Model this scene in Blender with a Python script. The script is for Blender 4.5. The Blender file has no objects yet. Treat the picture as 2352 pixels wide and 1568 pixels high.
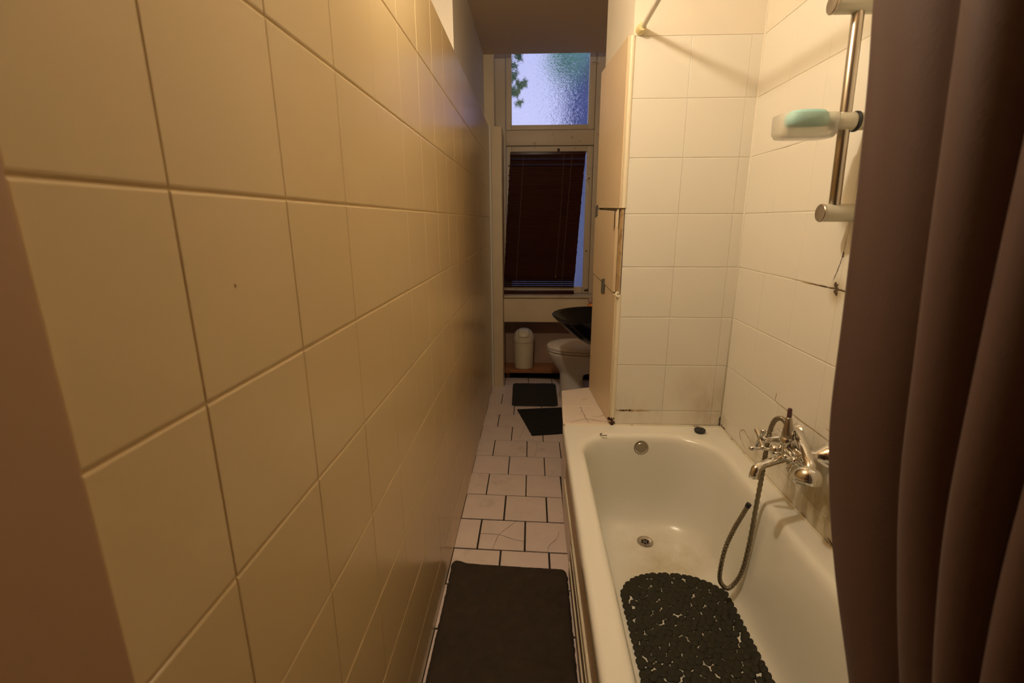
import bpy, bmesh, math, random
from mathutils import Vector, Matrix, noise

random.seed(7)
scene = bpy.context.scene
COL = scene.collection
PI = math.pi

# ------------------------------------------------------------------ camera
CAM_H = 1.34
R = Matrix(((0.9991457118708358, -0.007495797485350491, 0.040640613555649734),
            (0.041231286185540304, 0.24738771711324178, -0.9680388930518158),
            (-0.0027977651093543834, 0.9688875736851812, 0.24748543809451823)))
cd = bpy.data.cameras.new('camera')
cam = bpy.data.objects.new('camera', cd)
COL.objects.link(cam)
cam.matrix_world = Matrix.Translation((0, 0, CAM_H)) @ R.to_4x4()
cd.sensor_fit = 'HORIZONTAL'
cd.sensor_width = 36.0
cd.lens = 1080.0 / 2352.0 * 36.0
cd.clip_start = 0.01
cd.dof.use_dof = True
cd.dof.focus_distance = 1.85
cd.dof.aperture_fstop = 5.0
scene.camera = cam

# ------------------------------------------------------------------ world and exposure
SKY_COLOR = (0.50, 0.53, 0.86)
SKY_STRENGTH = 1.15
LAMP_COLOR = (1.0, 0.855, 0.65)
LAMP_STRENGTH = 480.0
LAMP_POS = (-0.205, 1.10, 2.245)
w = bpy.data.worlds.new('sky')
scene.world = w
w.use_nodes = True
bg = w.node_tree.nodes['Background']
bg.inputs['Color'].default_value = (*SKY_COLOR, 1)
bg.inputs['Strength'].default_value = SKY_STRENGTH
vs = scene.view_settings
vs.view_transform = 'Standard'
vs.look = 'None'
vs.gamma = 1.0
vs.exposure = 0.0
vs.use_curve_mapping = False


# ------------------------------------------------------------------ materials
def new_mat(name):
    m = bpy.data.materials.new(name)
    m.use_nodes = True
    nt = m.node_tree
    return m, nt, nt.nodes['Principled BSDF']


def mat(name, col, rough=0.5, metal=0.0, spec=0.5, var=0.0, vscale=6.0, bump=0.0, bscale=40.0,
        dirt=None, dscale=8.0, dlo=0.55, dhi=0.75, coat=0.0, emit=None, estr=0.0, trans=0.0, ior=1.5,
        sheen=0.0, stretch=None):
    m, nt, b = new_mat(name)
    N, Lk = nt.nodes, nt.links
    b.inputs['Base Color'].default_value = (*col, 1)
    b.inputs['Roughness'].default_value = rough
    b.inputs['Metallic'].default_value = metal
    b.inputs['Specular IOR Level'].default_value = spec
    b.inputs['Coat Weight'].default_value = coat
    b.inputs['Transmission Weight'].default_value = trans
    b.inputs['IOR'].default_value = ior
    b.inputs['Sheen Weight'].default_value = sheen
    if emit:
        b.inputs['Emission Color'].default_value = (*emit, 1)
        b.inputs['Emission Strength'].default_value = estr
    geo = N.new('ShaderNodeNewGeometry')
    pos = geo.outputs['Position']
    if stretch:
        mp = N.new('ShaderNodeMapping')
        mp.inputs['Scale'].default_value = stretch
        Lk.new(pos, mp.inputs['Vector'])
        pos = mp.outputs['Vector']
    out = None
    if var > 0:
        nz = N.new('ShaderNodeTexNoise')
        nz.inputs['Scale'].default_value = vscale
        nz.inputs['Detail'].default_value = 5
        Lk.new(pos, nz.inputs['Vector'])
        rp = N.new('ShaderNodeValToRGB')
        rp.color_ramp.elements[0].position = 0.3
        rp.color_ramp.elements[1].position = 0.7
        rp.color_ramp.elements[0].color = (*[c * (1 - var) for c in col], 1)
        rp.color_ramp.elements[1].color = (*[min(1, c * (1 + var * 0.6)) for c in col], 1)
        Lk.new(nz.outputs['Fac'], rp.inputs['Fac'])
        out = rp.outputs['Color']
    if dirt:
        nz2 = N.new('ShaderNodeTexNoise')
        nz2.inputs['Scale'].default_value = dscale
        nz2.inputs['Detail'].default_value = 8
        nz2.inputs['Roughness'].default_value = 0.65
        Lk.new(pos, nz2.inputs['Vector'])
        mr = N.new('ShaderNodeMapRange')
        mr.inputs['From Min'].default_value = dlo
        mr.inputs['From Max'].default_value = dhi
        Lk.new(nz2.outputs['Fac'], mr.inputs['Value'])
        mx = N.new('ShaderNodeMix')
        mx.data_type = 'RGBA'
        Lk.new(mr.outputs['Result'], mx.inputs[0])
        if out:
            Lk.new(out, mx.inputs[6])
        else:
            mx.inputs[6].default_value = (*col, 1)
        mx.inputs[7].default_value = (*dirt, 1)
        out = mx.outputs[2]
    if out:
        Lk.new(out, b.inputs['Base Color'])
    if bump > 0:
        nb = N.new('ShaderNodeTexNoise')
        nb.inputs['Scale'].default_value = bscale
        nb.inputs['Detail'].default_value = 4
        Lk.new(pos, nb.inputs['Vector'])
        bp = N.new('ShaderNodeBump')
        bp.inputs['Strength'].default_value = bump
        bp.inputs['Distance'].default_value = 0.002
        Lk.new(nb.outputs['Fac'], bp.inputs['Height'])
        Lk.new(bp.outputs['Normal'], b.inputs['Normal'])
    return m


def stained_tile(name, col, stain, blobs, rough):
    """Tile glaze with a few irregular stains; blobs = (x, y, z, radius, weight) in room metres."""
    m, nt, b = new_mat(name)
    N, Lk = nt.nodes, nt.links
    b.inputs['Roughness'].default_value = rough
    geo = N.new('ShaderNodeNewGeometry')
    nz = N.new('ShaderNodeTexNoise')
    nz.inputs['Scale'].default_value = 9
    nz.inputs['Detail'].default_value = 8
    nz.inputs['Roughness'].default_value = 0.7
    mp = N.new('ShaderNodeMapping')
    mp.inputs['Scale'].default_value = (1, 1, 0.45)
    Lk.new(geo.outputs['Position'], mp.inputs['Vector'])
    Lk.new(mp.outputs['Vector'], nz.inputs['Vector'])
    acc = None
    for (x, y, z, r, wgt) in blobs:
        d = N.new('ShaderNodeVectorMath')
        d.operation = 'DISTANCE'
        Lk.new(geo.outputs['Position'], d.inputs[0])
        d.inputs[1].default_value = (x, y, z)
        mr = N.new('ShaderNodeMapRange')
        mr.interpolation_type = 'SMOOTHSTEP'
        mr.inputs['From Min'].default_value = r
        mr.inputs['From Max'].default_value = 0.0
        mr.inputs['To Max'].default_value = wgt
        Lk.new(d.outputs['Value'], mr.inputs['Value'])
        if acc is None:
            acc = mr.outputs['Result']
        else:
            a = N.new('ShaderNodeMath')
            a.operation = 'MAXIMUM'
            Lk.new(acc, a.inputs[0])
            Lk.new(mr.outputs['Result'], a.inputs[1])
            acc = a.outputs[0]
    n2 = N.new('ShaderNodeMapRange')
    n2.inputs['From Min'].default_value = 0.33
    n2.inputs['From Max'].default_value = 0.62
    Lk.new(nz.outputs['Fac'], n2.inputs['Value'])
    mu = N.new('ShaderNodeMath')
    mu.operation = 'MULTIPLY'
    Lk.new(n2.outputs['Result'], mu.inputs[0])
    Lk.new(acc, mu.inputs[1])
    mx = N.new('ShaderNodeMix')
    mx.data_type = 'RGBA'
    Lk.new(mu.outputs[0], mx.inputs[0])
    mx.inputs[6].default_value = (*col, 1)
    mx.inputs[7].default_value = (*stain, 1)
    Lk.new(mx.outputs[2], b.inputs['Base Color'])
    return m


TILE = (0.80, 0.76, 0.66)
M = {}
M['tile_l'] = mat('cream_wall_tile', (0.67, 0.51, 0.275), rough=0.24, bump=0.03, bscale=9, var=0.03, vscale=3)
M['grout_l'] = mat('cream_wall_grout', (0.62, 0.45, 0.22), rough=0.8)
M['tile_e'] = stained_tile('cream_shower_tile', TILE, (0.42, 0.30, 0.14),
                           [(.36, 1.87, .57, .12, .6), (.78, 1.87, .58, .20, .7), (.5, 1.87, .53, .12, .35), (.70, 1.87, .66, .16, .35)], 0.33)
M['tile_r'] = stained_tile('stained_shower_tile', TILE, (0.40, 0.31, 0.13),
                           [(.8, 1.20, .60, .26, 1.0), (.8, 1.04, .56, .28, 1.0), (.8, 1.36, .62, .17, .8), (.8, 1.14, .80, .14, .45),
                            (.8, 1.56, .54, .09, .6), (.8, 1.26, 1.16, .05, .9), (.8, 1.84, .52, .06, .7)], 0.33)
M['grout_e'] = mat('shower_grout', (0.78, 0.71, 0.56), rough=0.7, dirt=(0.28, 0.18, 0.08), dscale=7, dlo=.55, dhi=.72)
M['paint'] = mat('cream_wall_paint', (0.78, 0.72, 0.60), rough=0.55, bump=0.05, bscale=14, var=0.03)
M['paint_far'] = mat('far_wall_paint', (0.78, 0.64, 0.42), rough=0.55, bump=0.04, bscale=20, var=0.06)
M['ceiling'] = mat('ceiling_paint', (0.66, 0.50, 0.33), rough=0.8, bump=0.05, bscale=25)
M['jamb'] = mat('door_jamb_paint', (0.36, 0.21, 0.11), rough=0.5)
M['hall'] = mat('dark_open_hall', (0.16, 0.12, 0.09), rough=0.8)  # darkened so the closing wall acts like an unlit open hall
M['floor_tile'] = mat('pinkish_white_floor_tile', (0.80, 0.67, 0.60), rough=0.30, var=0.05, vscale=10,
                      dirt=(0.55, 0.43, 0.36), dscale=6, dlo=.58, dhi=.8)
M['floor_grout'] = mat('black_floor_grout', (0.035, 0.028, 0.022), rough=0.9)
M['ledge_tile'] = mat('ledge_tile', (0.76, 0.66, 0.56), rough=0.35, dirt=(0.48, 0.33, 0.2), dscale=14, dlo=.6, dhi=.8)
M['crack'] = mat('dark_crack_and_gap_shade', (0.09, 0.055, 0.03), rough=0.9)  # also colours the strips that stand in for gap shade
M['enamel'] = stained_tile('white_bath_enamel', (0.80, 0.78, 0.69), (0.52, 0.44, 0.27),
                           [(.46, 1.58, .12, .16, .55), (.50, 1.47, .12, .19, .8), (.58, 1.52, .12, .16, .5), (.42, 1.42, .12, .14, .45)], 0.22)
M['caulk'] = mat('dirty_caulk', (0.72, 0.66, 0.50), rough=0.6, dirt=(0.16, 0.09, 0.045), dscale=17, dlo=.56, dhi=.68)
M['panel'] = mat('bath_panel_board', (0.50, 0.37, 0.23), rough=0.5, var=0.08)
M['panel_low'] = mat('brown_panel_strip', (0.20, 0.13, 0.08), rough=0.5, var=0.1)
M['bead'] = mat('cream_panel_bead', (0.78, 0.70, 0.52), rough=0.45, dirt=(.45, .33, .18), dscale=6, dlo=.55, dhi=.8)
M['board'] = mat('beige_cladding_board', (0.72, 0.57, 0.37), rough=0.42, var=0.05, vscale=4,
                 dirt=(.50, .36, .2), dscale=5, dlo=.6, dhi=.85)
M['trim'] = mat('cream_corner_trim', (0.80, 0.71, 0.52), rough=0.4, dirt=(.5, .36, .2), dscale=8, dlo=.6, dhi=.85)
M['raw'] = mat('raw_edge_and_groove_shade', (0.50, 0.35, 0.17), rough=0.9, dirt=(.2, .12, .06), dscale=20, dlo=.5, dhi=.7)  # also colours the ring that stands in for groove shade
M['tape'] = mat('grey_duct_tape', (0.13, 0.125, 0.11), rough=0.45)
M['rust'] = mat('rust', (0.055, 0.015, 0.012), rough=0.9, dirt=(.22, .09, .05), dscale=90, dlo=.55, dhi=.7, bump=0.6, bscale=200)
M['chrome'] = mat('chrome', (0.80, 0.79, 0.77), rough=0.09, metal=1.0, var=0.05, vscale=60)
M['brushed'] = mat('brushed_steel', (0.50, 0.45, 0.38), rough=0.28, metal=1.0)
M['satin'] = mat('satin_grey_plastic', (0.60, 0.58, 0.47), rough=0.38, metal=0.25)
M['plastic_cream'] = mat('yellowed_plastic', (0.78, 0.64, 0.33), rough=0.4)
M['rod'] = mat('white_enamel_rod', (0.78, 0.70, 0.56), rough=0.35)
M['black'] = mat('black_plastic', (0.02, 0.02, 0.022), rough=0.4)
M['hole'] = mat('drain_hole', (0.01, 0.01, 0.01), rough=0.9)
M['hose'] = mat('ribbed_steel_hose', (0.30, 0.26, 0.19), rough=0.34, metal=0.9)
M['red_tip'] = mat('dull_red_tip', (0.10, 0.045, 0.05), rough=0.25)
M['clear'] = mat('clear_soap_dish_plastic', (0.97, 0.96, 0.92), rough=0.30, trans=0.93, ior=1.22)
M['soap'] = mat('turquoise_soap', (0.40, 0.70, 0.66), rough=0.5)
M['curtain'] = mat('brown_curtain_fabric', (0.075, 0.034, 0.020), rough=0.7, sheen=0.05, bump=0.15, bscale=300)
M['rubber'] = mat('dark_bath_mat_pvc', (0.026, 0.024, 0.014), rough=0.6, spec=0.25)
M['rug'] = mat('dark_brown_plush', (0.045, 0.030, 0.018), rough=0.95, var=0.25, vscale=25, bump=0.9, bscale=380)
M['rug_b'] = mat('charcoal_plush', (0.030, 0.027, 0.024), rough=0.95, var=0.2, vscale=25, bump=0.9, bscale=380)
M['rug_c'] = mat('black_plush', (0.012, 0.011, 0.010), rough=0.95, var=0.2, vscale=25, bump=0.9, bscale=380)
M['porcelain'] = mat('white_porcelain', (0.82, 0.76, 0.68), rough=0.14)
M['seat'] = mat('white_toilet_seat', (0.84, 0.76, 0.68), rough=0.3)
M['basin'] = mat('gloss_black_basin', (0.006, 0.006, 0.007), rough=0.16, spec=0.3)
M['bin'] = mat('cream_bin_plastic', (0.78, 0.68, 0.48), rough=0.35)
M['wood'] = mat('orange_brown_wood', (0.36, 0.15, 0.06), rough=0.5, var=0.3, vscale=12, stretch=(1, 9, 9))
M['niche'] = mat('brownish_niche_back', (0.40, 0.27, 0.19), rough=0.7, var=0.15, vscale=5)  # darker and browner than the far wall
M['frame'] = mat('cream_window_paint', (0.64, 0.53, 0.37), rough=0.45, dirt=(.30, .20, .12), dscale=13, dlo=.6, dhi=.75)
M['slat'] = mat('mahogany_slat', (0.050, 0.011, 0.006), rough=0.33, spec=0.35, var=0.25, vscale=14, stretch=(1, 6, 6))
M['cord'] = mat('blind_cord', (0.22, 0.15, 0.11), rough=0.8)
M['orange'] = mat('orange_bottle_plastic', (0.75, 0.25, 0.06), rough=0.35)
M['pinkcap'] = mat('dull_pink_cap', (0.45, 0.28, 0.24), rough=0.5)
M['yellow'] = mat('olive_yellow_label', (0.45, 0.40, 0.10), rough=0.5)
M['leaf'] = mat('ivy_leaf', (0.30, 0.62, 0.42), rough=0.6, var=0.3, vscale=20)  # green lightened to stand in for light shining through the leaves
M['facade'] = mat('blue_grey_facade', (0.10, 0.13, 0.26), rough=0.8, var=0.3, vscale=1.5)
M['yard'] = mat('yard_wall_render', (0.17, 0.19, 0.25), rough=0.9, var=0.25, vscale=2)
M['bark'] = mat('grey_bark', (0.12, 0.12, 0.14), rough=0.9)
M['bulb'] = mat('lit_bulb', (1, 1, 1), emit=LAMP_COLOR, estr=LAMP_STRENGTH)


def glass_mat():
    m, nt, b = new_mat('pebbled_window_glass')
    N, Lk = nt.nodes, nt.links
    b.inputs['Base Color'].default_value = (0.97, 0.98, 1, 1)
    b.inputs['Transmission Weight'].default_value = 1.0
    b.inputs['Roughness'].default_value = 0.03
    b.inputs['IOR'].default_value = 1.45
    geo = N.new('ShaderNodeNewGeometry')
    mp = N.new('ShaderNodeMapping')
    mp.inputs['Scale'].default_value = (38, 38, 70)
    Lk.new(geo.outputs['Position'], mp.inputs['Vector'])
    nz = N.new('ShaderNodeTexNoise')
    nz.inputs['Scale'].default_value = 1.0
    nz.inputs['Detail'].default_value = 3
    nz.inputs['Distortion'].default_value = 0.6
    Lk.new(mp.outputs['Vector'], nz.inputs['Vector'])
    bp = N.new('ShaderNodeBump')
    bp.inputs['Strength'].default_value = 0.7
    bp.inputs['Distance'].default_value = 0.005
    Lk.new(nz.outputs['Fac'], bp.inputs['Height'])
    Lk.new(bp.outputs['Normal'], b.inputs['Normal'])
    return m


M['glass'] = glass_mat()


# ------------------------------------------------------------------ mesh helpers
def finish(name, bm, material, parent=None, smooth=False, autos=None):
    bmesh.ops.recalc_face_normals(bm, faces=bm.faces)
    me = bpy.data.meshes.new(name)
    bm.to_mesh(me)
    bm.free()
    return link(name, me, material, parent, smooth, autos)


def link(name, me, material, parent=None, smooth=False, autos=None):
    if material is not None and not me.materials:
        me.materials.append(material)
    if smooth:
        me.polygons.foreach_set('use_smooth', [True] * len(me.polygons))
        if autos is not None:
            me.set_sharp_from_angle(angle=math.radians(autos))
    o = bpy.data.objects.new(name, me)
    COL.objects.link(o)
    if parent is not None:
        set_parent(o, parent)
    return o


def set_parent(o, p):
    o.parent = p
    mw = Matrix.Translation(p.location)
    q = p.parent
    if q is not None:
        mw = Matrix.Translation(q.location) @ p.matrix_parent_inverse @ Matrix.Translation(p.location)
    o.matrix_parent_inverse = mw.inverted()


def thing(name, loc, label, cat, group=None):
    o = bpy.data.objects.new(name, None)
    o.empty_display_size = 0.05
    COL.objects.link(o)
    o.location = loc
    return tag(o, label, cat, group)


def tag(o, label, cat, group=None, kind=None):
    o['label'] = label
    o['category'] = cat
    if group:
        o['group'] = group
    if kind:
        o['kind'] = kind
    return o


def structure(o, label=None, cat=None):
    o['kind'] = 'structure'
    if label:
        o['label'] = label
    if cat:
        o['category'] = cat
    return o


def box(bm, x0, x1, y0, y1, z0, z1):
    v = [bm.verts.new(p) for p in ((x0, y0, z0), (x1, y0, z0), (x1, y1, z0), (x0, y1, z0),
                                   (x0, y0, z1), (x1, y0, z1), (x1, y1, z1), (x0, y1, z1))]
    for f in ((0, 3, 2, 1), (4, 5, 6, 7), (0, 1, 5, 4), (1, 2, 6, 5), (2, 3, 7, 6), (3, 0, 4, 7)):
        bm.faces.new([v[i] for i in f])


def bevel_all(bm, w_, seg=2):
    bmesh.ops.bevel(bm, geom=list(bm.edges), offset=w_, segments=seg, affect='EDGES', profile=0.6)


def box_obj(name, dims, material, parent=None, bev=0.0, seg=2):
    bm = bmesh.new()
    box(bm, *dims)
    if bev > 0:
        bevel_all(bm, bev, seg)
    return finish(name, bm, material, parent, smooth=bev > 0, autos=40 if bev > 0 else None)


def prism(bm, poly, z0, z1):
    lo = [bm.verts.new((x, y, z0)) for x, y in poly]
    hi = [bm.verts.new((x, y, z1)) for x, y in poly]
    n = len(poly)
    bm.faces.new(lo[::-1])
    bm.faces.new(hi)
    for i in range(n):
        j = (i + 1) % n
        bm.faces.new((lo[i], lo[j], hi[j], hi[i]))


def loft(bm, rings, cap0=True, cap1=True):
    vr = [[bm.verts.new(p) for p in r] for r in rings]
    n = len(vr[0])
    for a, b in zip(vr, vr[1:]):
        for i in range(n):
            j = (i + 1) % n
            bm.faces.new((a[i], a[j], b[j], b[i]))
    if cap0:
        bm.faces.new(vr[0][::-1])
    if cap1:
        bm.faces.new(vr[-1])
    return vr


def frames(pts):
    pts = [Vector(p) for p in pts]
    T = []
    for i in range(len(pts)):
        a = pts[max(0, i - 1)]
        b = pts[min(len(pts) - 1, i + 1)]
        T.append((b - a).normalized())
    u = T[0].orthogonal().normalized()
    out = []
    for p, t in zip(pts, T):
        u = (u - t * u.dot(t)).normalized()
        out.append((p, u, t.cross(u)))
    return out


def tube(bm, pts, r, n=12, cap=True):
    fr = frames(pts)
    rs = r if isinstance(r, (list, tuple)) else [r] * len(fr)
    rings = []
    for (p, u, v), rr in zip(fr, rs):
        rings.append([p + (u * math.cos(2 * PI * k / n) + v * math.sin(2 * PI * k / n)) * rr for k in range(n)])
    return loft(bm, rings, cap, cap)


def rev(bm, p0, p1, prof, n=24):
    """Solid of revolution along p0->p1; prof = [(t, radius)], t in metres from p0."""
    p0, p1 = Vector(p0), Vector(p1)
    d = (p1 - p0).normalized()
    u = d.orthogonal().normalized()
    v = d.cross(u)
    rings = [[p0 + d * t + (u * math.cos(2 * PI * k / n) + v * math.sin(2 * PI * k / n)) * max(r, 1e-4)
              for k in range(n)] for t, r in prof]
    return loft(bm, rings)


def ball(bm, c, r, seg=20, scale=(1, 1, 1)):
    res = bmesh.ops.create_uvsphere(bm, u_segments=seg, v_segments=seg // 2 + 2, radius=r)
    bmesh.ops.scale(bm, vec=scale, verts=res['verts'])
    bmesh.ops.translate(bm, vec=c, verts=res['verts'])


def smooth_path(pts, per=8):
    pts = [Vector(p) for p in pts]
    out = []
    for i in range(len(pts) - 1):
        p0 = pts[max(0, i - 1)]
        p1, p2 = pts[i], pts[i + 1]
        p3 = pts[min(len(pts) - 1, i + 2)]
        for k in range(per):
            t = k / per
            out.append(0.5 * ((2 * p1) + (-p0 + p2) * t + (2 * p0 - 5 * p1 + 4 * p2 - p3) * t * t
                              + (-p0 + 3 * p1 - 3 * p2 + p3) * t ** 3))
    out.append(pts[-1])
    return out


# ---- a glazed tile: chamfered slab, shared between tiles of one size and facing
TILE_CACHE = {}


def tile_mesh(wd, ht, facing, bev, thick, shear=0.0, sb=None):
    sb = bev if sb is None else sb
    key = (round(wd, 4), round(ht, 4), facing, bev, thick, shear, sb)
    if key in TILE_CACHE:
        return TILE_CACHE[key]
    bm = bmesh.new()
    rings = []
    for ins, dep in ((0, -thick), (0, -bev), (bev * .35, -bev * .25), (bev * 1.4, 0)):
        ring = []
        for sx, sy in ((-1, -1), (1, -1), (1, 1), (-1, 1)):
            a, b = sx * (wd / 2 - ins * sb / bev), sy * (ht / 2 - ins)
            b2 = b + shear * a
            if facing == '+X':
                ring.append((dep, a, b))
            elif facing == '-X':
                ring.append((-dep, a, b))
            elif facing == '-Y':
                ring.append((a, -dep, b))
            else:
                ring.append((a, b2, dep))
        rings.append(ring)
    loft(bm, rings, cap0=False)
    bmesh.ops.recalc_face_normals(bm, faces=bm.faces)
    # outward: the last face is the glazed front
    nf = {'+X': Vector((1, 0, 0)), '-X': Vector((-1, 0, 0)), '-Y': Vector((0, -1, 0)), '+Z': Vector((0, 0, 1))}[facing]
    bm.faces.ensure_lookup_table()
    if bm.faces[-1].normal.dot(nf) < 0:
        bmesh.ops.reverse_faces(bm, faces=bm.faces)
    me = bpy.data.meshes.new('tile')
    bm.to_mesh(me)
    bm.free()
    TILE_CACHE[key] = me
    return me


def put_tile(c, wd, ht, facing, material, parent, bev=0.003, thick=0.006, tilt=0.0, shear=0.0, sb=None):
    me = tile_mesh(wd, ht, facing, bev, thick, shear, sb)
    if not me.materials:
        me.materials.append(material)
    o = bpy.data.objects.new('tile', me)
    COL.objects.link(o)
    o.location = c
    if tilt:
        o.rotation_euler = [random.uniform(-tilt, tilt) if ax != {'X': 0, 'Y': 1, 'Z': 2}[facing[1]] else 0
                            for ax in range(3)]
    set_parent(o, parent)
    return o


# ================================================================== THE ROOM
XL = -0.32           # left tiled wall face
XR = 0.80            # right wall face
YE = 1.87            # shower end wall face
ZC = 2.525           # ceiling
ZT = 2.012           # top of left tiling

# ---- floor
fl = box_obj('floor', (-0.66, 0.95, -0.9, 4.20, -0.06, -0.004), M['floor_grout'])
structure(fl, 'floor of pinkish white offset tiles with black joints', 'floor')
SH = -0.038
PITCH = 0.2045
JG = 0.0056
for k in range(-8, 11):
    y0 = 1.693 + PITCH * k
    off = -0.1205 if k % 2 else -0.0205
    xr = 0.160 if y0 < 2.28 else 0.80
    n0 = math.floor((XL - off) / 0.2015)
    x = off + 0.2015 * n0
    while x < xr:
        a, b = max(x, XL - .004), min(x + 0.2015, xr + .003)
        if b - a > 0.012:
            xc = (a + b) / 2
            g = JG + (0.0022 if y0 < 2.0 else 0)
            put_tile((xc, y0 + PITCH / 2 + SH * xc, random.uniform(-.0006, .0006)), b - a - g, PITCH - g, '+Z',
                     M['floor_tile'], fl, bev=0.0012, thick=0.004, shear=SH)
        x += 0.2015


def crack(pts, parent, z=0.0008, wd=0.0014, mt=None):
    bm = bmesh.new()
    P = smooth_path([(x, y, z) for x, y in pts], 5)
    fr = []
    for i, p in enumerate(P):
        t = (P[min(i + 1, len(P) - 1)] - P[max(i - 1, 0)]).normalized()
        nrm = Vector((-t.y, t.x, 0))
        ww = wd * (0.6 + 0.6 * random.random()) / 2
        fr.append((bm.verts.new(p + nrm * ww), bm.verts.new(p - nrm * ww)))
    for a, b in zip(fr, fr[1:]):
        bm.faces.new((a[0], a[1], b[1], b[0]))
    return finish('crack', bm, mt or M['crack'], parent)


crack([(-.221, 1.80), (-.17, 1.80), (-.13, 1.795), (-.07, 1.768), (-.02, 1.757)], fl)
crack([(-.061, 1.90), (-.10, 1.845), (-.135, 1.797), (-.150, 1.735), (-.158, 1.695)], fl)
crack([(.075, 1.69), (.085, 1.735), (.12, 1.78), (.13, 1.825)], fl)
crack([(.036, 2.70), (.040, 2.60), (.024, 2.52)], fl)
crack([(-.04, 2.93), (-.052, 2.84), (-.07, 2.76)], fl)

# ---- left wall: tiled build-out with a plain painted wall set back above it
wl = box_obj('wall_left', (-0.66, XL - 0.0020, 0.287, 3.70, 0, ZT - .001), M['grout_l'])
structure(wl, 'left wall of square cream glazed tiles', 'wall')
ZJ = [0.0, 0.155, 0.357, 0.559, 0.761, 0.963, 1.166, 1.369, 1.578, 1.792, ZT]
YJ = [0.287] + [0.4225 + 0.2035 * k for k in range(0, 17)]
YJ = [y for y in YJ if y < 3.66] + [3.70]
GW = 0.0013
for i in range(len(YJ) - 1):
    for j in range(len(ZJ) - 1):
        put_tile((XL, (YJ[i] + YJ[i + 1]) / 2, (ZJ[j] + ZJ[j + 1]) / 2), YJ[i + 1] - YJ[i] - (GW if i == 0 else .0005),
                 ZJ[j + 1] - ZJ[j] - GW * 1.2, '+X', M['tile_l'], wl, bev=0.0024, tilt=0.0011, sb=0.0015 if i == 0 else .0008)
bm = bmesh.new()
box(bm, -0.66, -0.500, -0.9, 2.42, ZT, ZC)
box(bm, -0.66, -0.366, 2.42, 4.2, ZT, 2.9)
box(bm, -0.66, -0.306, 3.701, 4.2, 0, ZT)
structure(finish('wall_left_upper', bm, M['paint'], None), 'plain painted left wall above the tiles', 'wall')
tj = box_obj('trim_1', (-0.66, XL + 0.006, -0.9, 0.285, 0, ZC), M['jamb'], None, bev=0.004)
structure(tj, 'brownish painted door jamb at the left edge', 'trim')
bm = bmesh.new()
box(bm, -0.66, 0.95, -0.98, -0.9, 0, ZC)
structure(finish('wall_back', bm, M['hall']), 'plain wall behind the viewer', 'wall')

bm = bmesh.new()
ball(bm, (XL + .0002, .495, 1.274), .0016, 10, (.6, 1, 1.5))
finish('chip', bm, M['raw'], wl, True)

# ---- ceiling, dropped, ending short of the window
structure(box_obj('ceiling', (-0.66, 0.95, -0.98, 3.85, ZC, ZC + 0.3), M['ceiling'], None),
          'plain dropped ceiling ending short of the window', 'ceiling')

# ---- right wall
wr = box_obj('wall_right', (XR + .0018, 0.95, -0.98, 4.2, 0, 2.9), M['grout_e'])
structure(wr, 'right wall with cream tiles beside the tub', 'wall')
box_obj('plaster', (XR, XR + .0018, -0.9, 4.2, 1.9655, 2.9), M['paint'], wr)
box_obj('plaster', (XR, XR + .0018, 2.31, 4.2, 0, 1.967), M['paint_far'], wr)
box_obj('plaster', (XR, XR + .0018, -0.9, 0.15, 0, 1.967), M['paint'], wr)
ZE = [0.50, 0.565, 0.765, 0.965, 1.165, 1.365, 1.565, 1.765, 1.965]
YR = [0.15, 0.256, 0.456, 0.656, 0.856, 1.056, 1.256, 1.457, 1.66, 1.868]
for i in range(len(YR) - 1):
    for j in range(len(ZE) - 1):
        put_tile((XR, (YR[i] + YR[i + 1]) / 2, (ZE[j] + ZE[j + 1]) / 2), YR[i + 1] - YR[i] - .0001,
                 ZE[j + 1] - ZE[j] - .0013, '-X', M['tile_r'], wr, bev=0.0022, thick=.0018, tilt=0.0006, sb=.0004)

# ---- column between the tub and the toilet
cl = [(0.349, YE + .0018), (XR + .001, YE + .0018), (XR + .001, 2.31), (0.317, 2.31)]
bm = bmesh.new()
prism(bm, cl, 0, ZC)
wc = finish('wall_column', bm, M['paint'])
structure(wc, 'wall stub at the far end of the tub with cream tiles', 'wall')
XE = [0.349, 0.553, 0.757, 0.8005]
for i in range(3):
    for j in range(len(ZE) - 1):
        put_tile(((XE[i] + XE[i + 1]) / 2, YE, (ZE[j] + ZE[j + 1]) / 2), XE[i + 1] - XE[i] - (.0004 if i < 2 else .0001),
                 ZE[j + 1] - ZE[j] - .0013, '-Y', M['tile_e'], wc, bev=0.0022, thick=.0018, tilt=0.0006, sb=.0009)
box_obj('plaster', (0.349, XR, YE, YE + .0018, 1.9655, ZC), M['paint'], wc)


bm = bmesh.new()
tube(bm, [(XR - .0005, YE - .0005, .50), (XR - .0005, YE - .0005, 1.2), (XR - .0005, YE - .0005, ZC)], .004, 8)
finish('corner_fillet', bm, M['paint'], wc, True)


def face_x(y):           # corridor face of the column leans a little into the corridor
    return 0.345 - (y - YE) * 0.0815


def board(name, y0, y1, za0, zb0, za1, zb1, proud, material, thick=0.012):
    """Board on the column's corridor face; z bottom/top at y0 are za0/za1, at y1 zb0/zb1."""
    bm = bmesh.new()
    vs_ = []
    for y, z0, z1 in ((y0, za0, za1), (y1, zb0, zb1)):
        x = face_x(y) - proud
        vs_.append([bm.verts.new(p) for p in ((x, y, z0), (x, y, z1), (x + thick, y, z1), (x + thick, y, z0))])
    a, b = vs_
    bm.faces.new(a)
    bm.faces.new(b[::-1])
    for i in range(4):
        j = (i + 1) % 4
        bm.faces.new((a[i], b[i], b[j], a[j]))
    bevel_all(bm, 0.0012, 1)
    return finish(name, bm, material, wc)


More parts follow.
